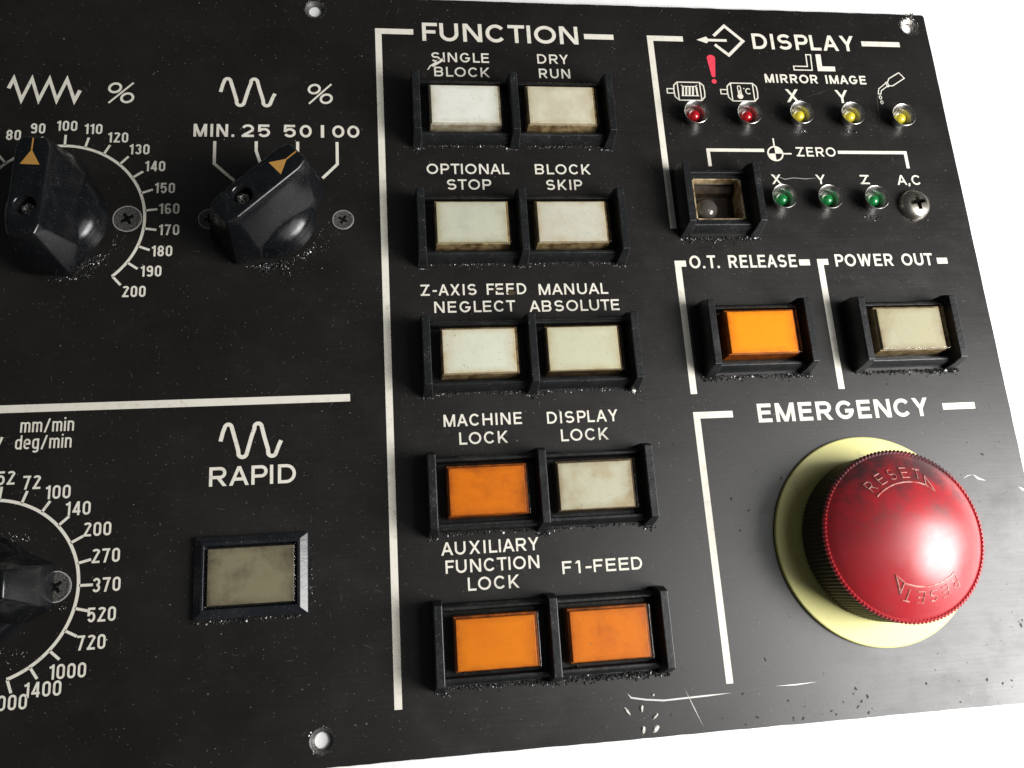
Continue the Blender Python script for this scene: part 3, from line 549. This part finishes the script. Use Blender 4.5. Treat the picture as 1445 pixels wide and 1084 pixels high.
rows=[(172.9,'SINGLE BLOCK and DRY RUN',(p_single,m_pale,m_clear,8.4),(p_dry,m_tan,m_clear,8.6)),(126.6,'OPTIONAL STOP and BLOCK SKIP',(p_opt,m_tan,m_clear,8.8),(p_skip,m_tan,m_clear,8.8)),
      (80.1,'Z-AXIS FEED NEGLECT and MANUAL ABSOLUTE',(p_z,m_tan,m_clear,9.0),(p_man,m_brown,m_clear,9.0)),(33.9,'MACHINE LOCK and DISPLAY LOCK',(p_m,m_orside,m_amber,8.6),(p_disp,m_brown,m_clear,8.8)),
      (-12.4,'AUXILIARY FUNCTION LOCK and F1-FEED',(p_a,m_orside,m_amber,8.8),(p_f,m_orside,m_amber,8.8))]
for cy,nm,a,b in rows:
    o=housing('double_push_button',45.4,cy,35.3,'black double push button housing under '+nm,mid=True)
    lens(o,-17.7,a[3],a[:3]); lens(o,17.5,b[3],b[:3])
o=housing('push_button',126.3,83.9,17.65,'black housing with an amber lens under O.T. RELEASE'); lens(o,0,10.2,(p_o,m_orside,m_amber))
o=housing('push_button',182.1,83.9,17.65,'black housing with a yellowed lens under POWER OUT'); lens(o,0,10.2,(p_power,m_tan,m_clear))
# empty socket
o=housing('lamp_socket',119.4,137.0,13.3,'empty black square lamp socket with the bulb showing inside',sock=True)
m_in=side('stained_socket_wall',(.60,.49,.30),(.14,.075,.03)); 
s=MB(); w,h=8.7,7.8
for (a,b) in (((-w,-h),(w,-h)),((w,-h),(w,h)),((w,h),(-w,h)),((-w,h),(-w,-h))):
    s.poly([(a[0],a[1],3.3),(b[0],b[1],3.3),(b[0],b[1],-3.9),(a[0],a[1],-3.9)])
for (x0,x1,y0,y1) in ((-w,w,h,h+.45),(-w,w,-h-.3,-h),(-w-.45,-w,-h,h),(w,w+.9,-h,h)): s.box(x0,x1,y0,y1,3.2,3.45)
s.build('socket_liner',m_in,o,recalc=False)
s=MB(); s.box(-w,w,-h,h,-4.0,-3.6); s.frustum((-w,w,4.0,h,-3.6),(-w,w,4.6,h,-1.0)); s.build('socket_floor',side('socket_floor_dirt',(.05,.032,.018),(.012,.009,.006)),o)
s=MB(); s.lathe([(4.2,-3.6),(4.4,-1.8),(4.0,-.2),(3.0,.9),(1.5,1.5),(0,1.7)],32); s.build('bulb',mat('milky_bulb',(.07,.065,.055),.10,spec=.5),o,loc=(-3.2,-1.9,0),smooth=True)
# RAPID button
s=MB(); X0,X1,Y0,Y1=-17.0,17.0,-12.3,12.3
def ring(a,b): s.quadstrip([(a[0],a[2],a[4]),(a[1],a[2],a[4]),(a[1],a[3],a[4]),(a[0],a[3],a[4])],[(b[0],b[2],b[4]),(b[1],b[2],b[4]),(b[1],b[3],b[4]),(b[0],b[3],b[4])],True)
P_=[(X0,X1,Y0,Y1,0),(X0,X1,Y0,Y1,1.2),(X0+2.5,X1-2.3,Y0+1.9,Y1-1.9,2.65),(X0+3.2,X1-3.2,Y0+2.9,Y1-2.9,2.65),(X0+3.4,X1-3.4,Y0+3.1,Y1-3.1,.6)]
for a,b in zip(P_,P_[1:]): ring(a,b)
a=P_[-1]; s.poly([(a[0],a[2],a[4]),(a[1],a[2],a[4]),(a[1],a[3],a[4]),(a[0],a[3],a[4])])
bmesh.ops.remove_doubles(s.bm,verts=s.bm.verts,dist=.0001)
m_bez=plastic('semi_gloss_bezel',(.012,.013,.016),.24,.25)
o=s.build('push_button',m_bez,panel,loc=(-45.9,12.0,.02),bevel=.2,label='low black bezelled push button under RAPID')
s=MB(); s.frustum((-12.9,12.9,-8.5,8.6,.8),(-12.8,12.8,-8.4,8.5,2.3)); s.build('diffuser_plate',p_rapid,o,bevel=.2)
s=MB(); s.frustum((-13.4,13.4,-9.1,9.1,.7),(-13.3,13.3,-9.0,9.0,2.9)); c=s.build('lens_cap',m_clear,o,bevel=.3); c['label']='dingy grey lens cap of RAPID'

# ------------------------------------------------------------------ knobs
def knob(cx,cy,ang,label,first=None):
    s=MB(); pts=[]
    for su in (1,-1):
        for sn in (1,-1):
            pts+=[(su*16.4,sn*3.7,24),(su*12.6,sn*4.8,24),(su*13.4,sn*6.2,20.5),(su*12.6,sn*10.0,8),(su*20.2,sn*6.4,3),(su*20.2,sn*6.4,.4),(su*12.6,sn*10.2,.4)]
    for p in pts: s.bm.verts.new(p)
    bmesh.ops.convex_hull(s.bm,input=s.bm.verts)
    bmesh.ops.dissolve_limit(s.bm,angle_limit=R_(2),verts=s.bm.verts,edges=s.bm.edges)
    o=s.build('rotary_knob',m_knob,panel,loc=(cx,cy,.02),rz=R_(ang),label=label)
    # recess for the set screw
    c=MB(); c.lathe([(0,17.5),(2.9,17.5),(3.05,25.5),(0,25.5)],40); cut=c.build('cutter',m_knob,None,loc=(0,0,0))
    cut.parent=o; cut.location=(-6.7*S,0,0)
    b=o.modifiers.new('cut','BOOLEAN'); b.object=cut; b.operation='DIFFERENCE'; b.solver='EXACT'
    bv=o.modifiers.new('bevel','BEVEL'); bv.width=.55*S; bv.segments=3; bv.limit_method='ANGLE'; bv.angle_limit=R_(14)
    bpy.context.view_layer.update(); dg=bpy.context.evaluated_depsgraph_get()
    me=bpy.data.meshes.new_from_object(o.evaluated_get(dg)); o.modifiers.clear(); o.data=me
    for p in me.polygons: p.use_smooth=True
    me.set_sharp_from_angle(angle=R_(28)); me.materials.clear(); me.materials.append(m_knob)
    bpy.data.objects.remove(cut)
    s=MB(); s.lathe([(15.9,0),(15.9,1.2),(15.5,1.6),(15.3,4.6),(14.6,6.4),(13.0,7.8),(10,9.2),(0,11)],96); s.build('knob_skirt',m_knob,o,smooth=True,angle=50)
    s=MB(); put(s,[('F',[(6.8,-2.85),(11.9,0),(6.8,2.85)]),Wl(.45,(11.7,0),(15.9,0))],0,0,1,1)
    for v_ in s.bm.verts: v_.co.z+=24.0
    s.build('pointer_mark',m_gold,o,recalc=False)
    s=MB(); s.lathe([(2.8,19.6),(2.4,20.6),(1.7,21.1),(1.1,20.9),(.8,19.8),(0,19.6)],24,wob=lambda k,i,n:.14*math.sin(i*math.pi/3) if k>1 else 0); s.build('set_screw',m_set,o,loc=(-6.7,0,0),smooth=True)
    return o
knob(-109.7,131.7,87.5,'glossy black rotary knob inside the 80 to 200 dial, pointing up')
knob(-41.3,132.8,42.5,'glossy black rotary knob below MIN. 25 50 100, pointing up right')
knob(-123.0,12.2,181,'glossy black rotary knob of the feed dial, cut by the left edge')

# screws
def phillips(name,m,x,y,r,dome,label,ring_=False,parent=None,a=20,recess=0):
    s=MB(); prof=[(0,-.5),(r,-.5),(r,0),(r*.97,dome*.35),(r*.85,dome*.72),(r*.6,dome*.93),(r*.3,dome),(0,dome*1.02)] if dome>0 else [(r,.02),(r*.97,.10),(r*.9,.10),(r*.84,.04),(r*.4,.06),(0,.06)]
    s.lathe(prof,48)
    o=s.build(name,m,panel,loc=(x,y,.0 if dome>0 else .02),smooth=True,label=label)
    s=MB(); w=r*.14; L=r*.50; pts=[(w,w),(L,w*.8),(L,-w*.8),(w,-w),(w*.8,-L),(-w*.8,-L),(-w,-w),(-L,-w*.8),(-L,w*.8),(-w,w),(-w*.8,L),(w*.8,L)]
    zt=dome*1.035 if dome>0 else .10
    top=[]; 
    for p in pts:
        rr=math.hypot(*p)/r; top.append((p[0],p[1],zt-(dome*.30*rr*rr if dome>0 else 0)))
    if dome>0:
        s.bm.free(); s=MB(); s.quadstrip([(p[0],p[1],1.2) for p in pts],[(p[0],p[1],9) for p in pts],True); s.poly([(p[0],p[1],1.2) for p in pts]); s.poly([(p[0],p[1],9) for p in pts])
        bmesh.ops.remove_doubles(s.bm,verts=s.bm.verts,dist=.001)
        cut=s.build('cutter',m_slot,o,rz=R_(a)); b=o.modifiers.new('cut','BOOLEAN'); b.object=cut; b.operation='DIFFERENCE'; b.solver='EXACT'
        bpy.context.view_layer.update(); me=bpy.data.meshes.new_from_object(o.evaluated_get(bpy.context.evaluated_depsgraph_get())); o.modifiers.clear(); o.data=me; me.materials.clear(); me.materials.append(m)
        for p in me.polygons: p.use_smooth=True
        me.set_sharp_from_angle(angle=R_(40)); bpy.data.objects.remove(cut)
        s=MB(); s.poly([(p[0]*.98,p[1]*.98,1.25) for p in pts]); sl=s.build('cross_slot',m_slot,o,rz=R_(a),recalc=False)
    else:
        s.poly(top); sl=s.build('cross_slot',m_slot,o,rz=R_(a),recalc=False)
    if ring_:
        s=MB()
        for q in range(9):
            px,py=random.choice(pts); k=random.uniform(.5,1.05); px*=k; py*=k; z_=.14; e=random.uniform(.10,.24)
            s.poly([(px,py,z_),(px+e,py+random.uniform(-.1,.15),z_),(px+random.uniform(-.1,.1),py+e,z_)])
        s.build('slot_glint',m_alu,o,rz=R_(a),recalc=False,kind='stuff')  # glints of light in the slot, modelled as bright flecks
        s=MB(); s.lathe([(r*1.0,.03),(r*1.04,.09),(r*1.08,.03)],56,wob=lambda k,i,n:.03*math.sin(i*1.7)+.03*math.sin(i*.6)); s.build('worn_rim',m_ringline,o,smooth=True)
    return o
m_slot=mat('slot_shade',(.003,.003,.002),.8,spec=.1)  # near-black colour carries the shade inside the recessed cross
phillips('pan_head_screw',m_steel,199.0,135.9,6.2,3.6,'domed nickel cross-head screw under A,C',a=8)
phillips('countersunk_screw',m_dark_steel,-87.9,131.8,4.4,0,'flat black screw with a bright rim right of the 80 to 200 knob',True,a=30)
phillips('countersunk_screw',m_dark_steel,-16.6,131.1,3.4,0,'flat black screw right of the MIN. 25 50 100 knob',True,a=60)
phillips('countersunk_screw',m_dark_steel,-61.4,131.6,3.4,0,'flat black screw left of the MIN. 25 50 100 knob',True,a=10)
phillips('countersunk_screw',m_dark_steel,-102.7,12.2,4.3,0,'flat black screw inside the lower left dial',True,a=40)

# ------------------------------------------------------------------ indicator lamps
def led_mat(name,c):
    m=mat(name,c,.12,spec=.8); t=NT(m); lw=t.n('ShaderNodeLayerWeight'); lw.inputs['Blend'].default_value=.4; t.l(t.mix(lw.outputs['Facing'],c,tuple(x*.45 for x in c)),t.b.inputs['Base Color']); m.node_tree.nodes['Principled BSDF'].inputs['Coat Weight'].default_value=.5; return m
mr,my,mg=mat('red_led_epoxy',(.38,.008,.012),.12,spec=.7),mat('yellow_led_epoxy',(.62,.52,.04),.15,spec=.7),mat('green_led_epoxy',(.008,.17,.04),.12,spec=.7)
def lamp(x,y,m,label):
    s=MB(); s.lathe([(3.0,0),(3.3,1.0),(4.65,4.6),(4.85,4.95),(4.7,5.1),(4.45,4.95),(3.5,2.4),(2.5,.6),(0,.5)],56)
    o=s.build('indicator_lamp',m_chrome,panel,loc=(x,y,.01),smooth=True,angle=60,label=label)
    s=MB(); s.lathe([(2.25,.5),(2.25,1.9)]+[(2.22*math.cos(R_(a)),1.9+2.1*math.sin(R_(a))) for a in range(10,90,10)]+[(0,4.0)],36); s.build('led_dome',m,o,smooth=True)
    return o
for x,y,m,l in [(115.0,172.4,mr,'red lamp under the heater motor symbol'),(136.0,172.4,mr,'red lamp under the thermometer motor symbol'),(157.2,172.8,my,'yellow lamp under the upper X'),(178.2,172.7,my,'yellow lamp under the upper Y'),(199.4,172.3,my,'yellow lamp below the oil can symbol'),
    (144.7,137.5,mg,'green lamp under the lower X'),(162.8,137.3,mg,'green lamp under the lower Y'),(181.4,137.0,mg,'green lamp under Z')]: lamp(x,y,m,l)

# ------------------------------------------------------------------ emergency button
EX,EY=159.2,11.3
s=MB(); s.lathe([(35.3,0),(35.3,1.2),(35.0,1.5),(12,1.5)],128); ydisc=s.build('yellow_disc',m_yellow,panel,loc=(EX,EY,.02),smooth=True,angle=30,label='pale yellow backing disc under the red stop button')
N=126*4
def kn(k,i,n): return (.2 if i%4 in (0,1) else -.2)
s=MB(); s.lathe([(26.4,2.6),(26.9,3.2),(27.2,18.2)],N,wob=lambda k,i,n:kn(k,i,n)*.8)
Rs,cz=42.0,-14.0
dome=[(26.9,17.9),(27.45,18.1),(27.25,18.55),(26.6,18.95)]
def dz(r): 
    z=math.sqrt(Rs*Rs-r*r)+cz
    return z
rr=26.2
while rr>0: dome.append((rr,dz(rr)*1.0-(.25 if rr>25.5 else 0))); rr-=1.3
dome.append((0,dz(0)))
cap=MB(); cap.lathe(dome,N,wob=lambda k,i,n:kn(k,i,n) if k<4 else 0)
estop=cap.build('emergency_button',m_red,panel,loc=(EX,EY,.02),smooth=True,angle=35,label='large red mushroom stop button with RESET arrows, dirt smeared on its top')
s.lathe([(20,1.6),(20,2.8),(26.4,2.7)],64)
s.build('knurled_skirt',m_skirt,estop,smooth=True,angle=25)
# RESET arrows: low raised letters that follow the dome
m_emb=mat('raised_red_lettering',(.52,.10,.09),.35); t=NT(m_emb); t.l(t.ramp(t.noise(t.co(),500,4,.7),[(.36,(.48,.05,.05)),(.58,(.62,.40,.34))]),t.b.inputs['Base Color'])
def onto(p,lift): 
    x,y=p[0],p[1]; r=math.hypot(x,y); return (x,y,dz(min(r,27))+lift)
def embossed(rot,label):
    s=MB(); R1=16.2
    def strip(pts,w,lift=.0,cl=False):
        dn=[]; 
        for a_,b_ in zip(pts,pts[1:]):
            k=max(1,int(math.hypot(b_[0]-a_[0],b_[1]-a_[1])/.8)); dn+=[(a_[0]+(b_[0]-a_[0])*i/k,a_[1]+(b_[1]-a_[1])*i/k) for i in range(k)]
        dn.append(pts[-1]); A,B=ribbon(dn,w); A2,B2=ribbon(dn,w*.35)
        rt=lambda p:(p[0]*math.cos(rot)-p[1]*math.sin(rot),p[0]*math.sin(rot)+p[1]*math.cos(rot))
        s.quadstrip([onto(rt(p),-.03) for p in A],[onto(rt(p),.22+lift) for p in A2]); s.quadstrip([onto(rt(p),.22+lift) for p in A2],[onto(rt(p),.22+lift) for p in B2]); s.quadstrip([onto(rt(p),.22+lift) for p in B2],[onto(rt(p),-.03) for p in B])
    strip([(R1*math.cos(R_(a)),R1*math.sin(R_(a))) for a in range(128,61,-3)],.55)
    tip=lambda a,r:(r*math.cos(R_(a)),r*math.sin(R_(a)))
    strip([tip(63,R1-.1),tip(64,19.4),tip(51,R1-.7),tip(63,R1-.1)],.55,.05)
    for i,ch in enumerate('RESET'):
        a=R_(123-12.9*i); ux,uy=math.sin(a),-math.cos(a); vx,vy=math.cos(a),math.sin(a); w,h=2.5,3.7
        for p in glyph(ch,w,h,.42):
            if p[0]=='L': q=p[1]+([p[1][0]] if p[2] else [])
            else: q=[(p[1],p[2]),(p[3],p[4])]
            strip([((x-w/2)*ux+(17.5+y)*vx,(x-w/2)*uy+(17.5+y)*vy) for x,y in q],.42)
    bmesh.ops.recalc_face_normals(s.bm,faces=s.bm.faces)
    s.build('reset_lettering',m_emb,estop,loc=(0,0,0),label=label)
embossed(R_(4),'raised RESET and arrow on the upper half'); embossed(R_(182),'raised RESET and arrow upside down on the lower half')

# ------------------------------------------------------------------ grime crumbs and chips
m_crumb=mat('oily_grit',(.02,.02,.02),.22,spec=.8); m_crumb2=mat('pale_grit',(.42,.41,.38),.5)
def crumbs(spots,label,seed):
    rnd=random.Random(seed); s=MB(); s2=MB()
    for (x0,y0,x1,y1,n,sp,sz) in spots:
        cen=[rnd.random() for _ in range(5)]
        for _ in range(int(n*1.9)):
            t_=rnd.random() if rnd.random()<.45 else min(1,max(0,rnd.gauss(rnd.choice(cen),.055))); x=x0+(x1-x0)*t_+rnd.gauss(0,.5); y=y0+(y1-y0)*t_-abs(rnd.gauss(0,sp))*(.4+.6*rnd.random()); r=1.25*sz*rnd.uniform(.3,1.0)*(1.5 if rnd.random()<.08 else 1)
            b=s2 if rnd.random()<.10 else s
            if b is s2: r*=.62
            th=rnd.uniform(0,6.28); q=[]
            for i,(ax,ay,az) in enumerate(((1,0,0),(0,1,0),(-1,0,0),(0,-1,0),(0,0,1),(0,0,-1))):
                k=r*rnd.uniform(.45,1.3); ax+=rnd.uniform(-.3,.3); ay+=rnd.uniform(-.3,.3)
                q.append(b.bm.verts.new((x+k*(ax*math.cos(th)-ay*math.sin(th)),y+k*(ax*math.sin(th)+ay*math.cos(th)),max(.0,r*.35+k*az*.8))))
            for i,j in ((0,1),(1,2),(2,3),(3,0)): b.bm.faces.new((q[i],q[j],q[4])); b.bm.faces.new((q[j],q[i],q[5]))
    o=s.build('grime_crumbs',m_crumb,None,kind='stuff'); o['label']=label
    o2=s2.build('pale_grit',m_crumb2,None,kind='stuff'); o2['label']='pale specks of swarf among the dark grime '+label.split('grime ')[-1]
    for q in (o,o2): q['category']='grime'
fr=[]
for cy,*_ in rows: 
    for a in range(3): fr.append((10+35.4*a-1.6*(a>0)-1,cy-13.5,12+35.4*a,cy-13.9,26,.7,.30))
    fr+=[(13,cy-12.6,44,cy-12.6,110,.55,.27),(48,cy-12.6,79,cy-12.6,110,.6,.27)]
fr+=[(48,-25.1,80,-25.3,240,1.0,.42),(12,-25.0,44,-25.2,120,.9,.36),(13,-23.0,43,-23.0,60,.5,.26),(82.8,-8,83,-20,24,.3,.3)]
crumbs(fr,'crumbled black grime along the lower edges of the function buttons',1)
crumbs([(106,70.6,146,70.6,260,1.0,.38),(162,70.6,203,70.6,260,1.0,.38),(104,123.3,134,123.4,240,.9,.40),(196,129.8,203,129.8,16,.4,.25),(178,132,185,131.5,60,.9,.28),(155,167.5,161,168,30,.8,.28),(176,168,182,168,30,.8,.3)],'crumbled black grime below the release, power out and socket housings',2)
crumbs([(-104,114,-93,121,110,2.6,.30),(-98,114,-88,126,40,4.5,.16),(-92,121,-91,130,30,1.2,.2),(-110,110.5,-98,112,40,1.4,.30),(-49,114.5,-42,114,40,1.2,.34),(-44,115,-34,116.5,60,2.6,.44),(-34,117,-27,121,50,2.0,.26),(-36,116,-20,126,70,6,.17),(-27,120,-24,128,25,2,.2),(-63,-.8,-32,-.8,70,.6,.36),(-28.2,3,-28,22,40,.5,.25),(-100,8,-100,5,8,.5,.3),(-125,30,-110,28,60,2.5,.25),(-125,-4,-108,-6,60,3,.24)],'crumbled black grime round the knobs and the RAPID button',3)
crumbs([(133,-7,157,-21,90,1.0,.42),(128,-3,140,-12,10,.8,.4)],'dark grime crumbs on the yellow disc below the red button',4)
crumbs([(random.uniform(-125,90),random.uniform(-40,210),0,0,1,1,.16)[:2]+(0,0,0,0,0) for _ in range(0)]+[(x_,y_,x_+.1,y_,2,1.0,.15) for x_,y_ in [(random.uniform(-128,218),random.uniform(-42,219)) for _ in range(420)]],'scattered dust grains over the whole black plate',5)
m_chip=mat('pale_chip',(.62,.60,.55),.5)
def chip(x,y,L,w,a,label,h=.5):
    w*=1.3
    rnd=random.Random(int(x*10)); s=MB(); n=8; top=[];bot=[]
    for i in range(n):
        q=2*math.pi*i/n; px=L/2*math.cos(q)*rnd.uniform(.8,1.1); py=w/2*math.sin(q)*rnd.uniform(.7,1.2); bot.append((px,py,.02)); top.append((px*.6,py*.6,h*rnd.uniform(.7,1.2)))
    s.quadstrip(bot,top,True); s.poly(top); o=s.build('metal_chip',m_chip,None,loc=(x,y,0),rz=R_(a)); o['label']=label; o['category']='chip'; o['group']='pale chips on the plate'; return o
chip(67.9,-36.5,3.0,.8,-55,'long dark-tinged chip at the bottom edge, left of the white flake cluster'); chip(72.6,-35.9,2.3,1.1,80,'upright pale flake just under the long white scratch'); chip(76.8,-38.6,2.6,.8,35,'slanting pale flake right of the upright flake')
chip(72.5,-42.2,2.6,1.1,75,'pale curled chip at the very bottom edge of the plate'); chip(76.6,-42.2,2.8,1.2,40,'greyish chip at the bottom edge, right of the curled chip'); chip(32.5,20.6,1.1,.8,0,'cream grain below the MACHINE LOCK housing',.7)
chip(80.7,66.4,2.2,1.3,20,'pale flake under the lower right corner of the MANUAL ABSOLUTE housing',.8); chip(76.7,-32.3,1.0,.7,20,'tiny pale grain just above the long white scratch')
chip(56.5,-24.6,1.6,.5,70,'small pale sliver on the grime under F1-FEED'); chip(52.9,-22.4,.5,1.8,0,'thin white sliver on the lower rail under F1-FEED',3.6)
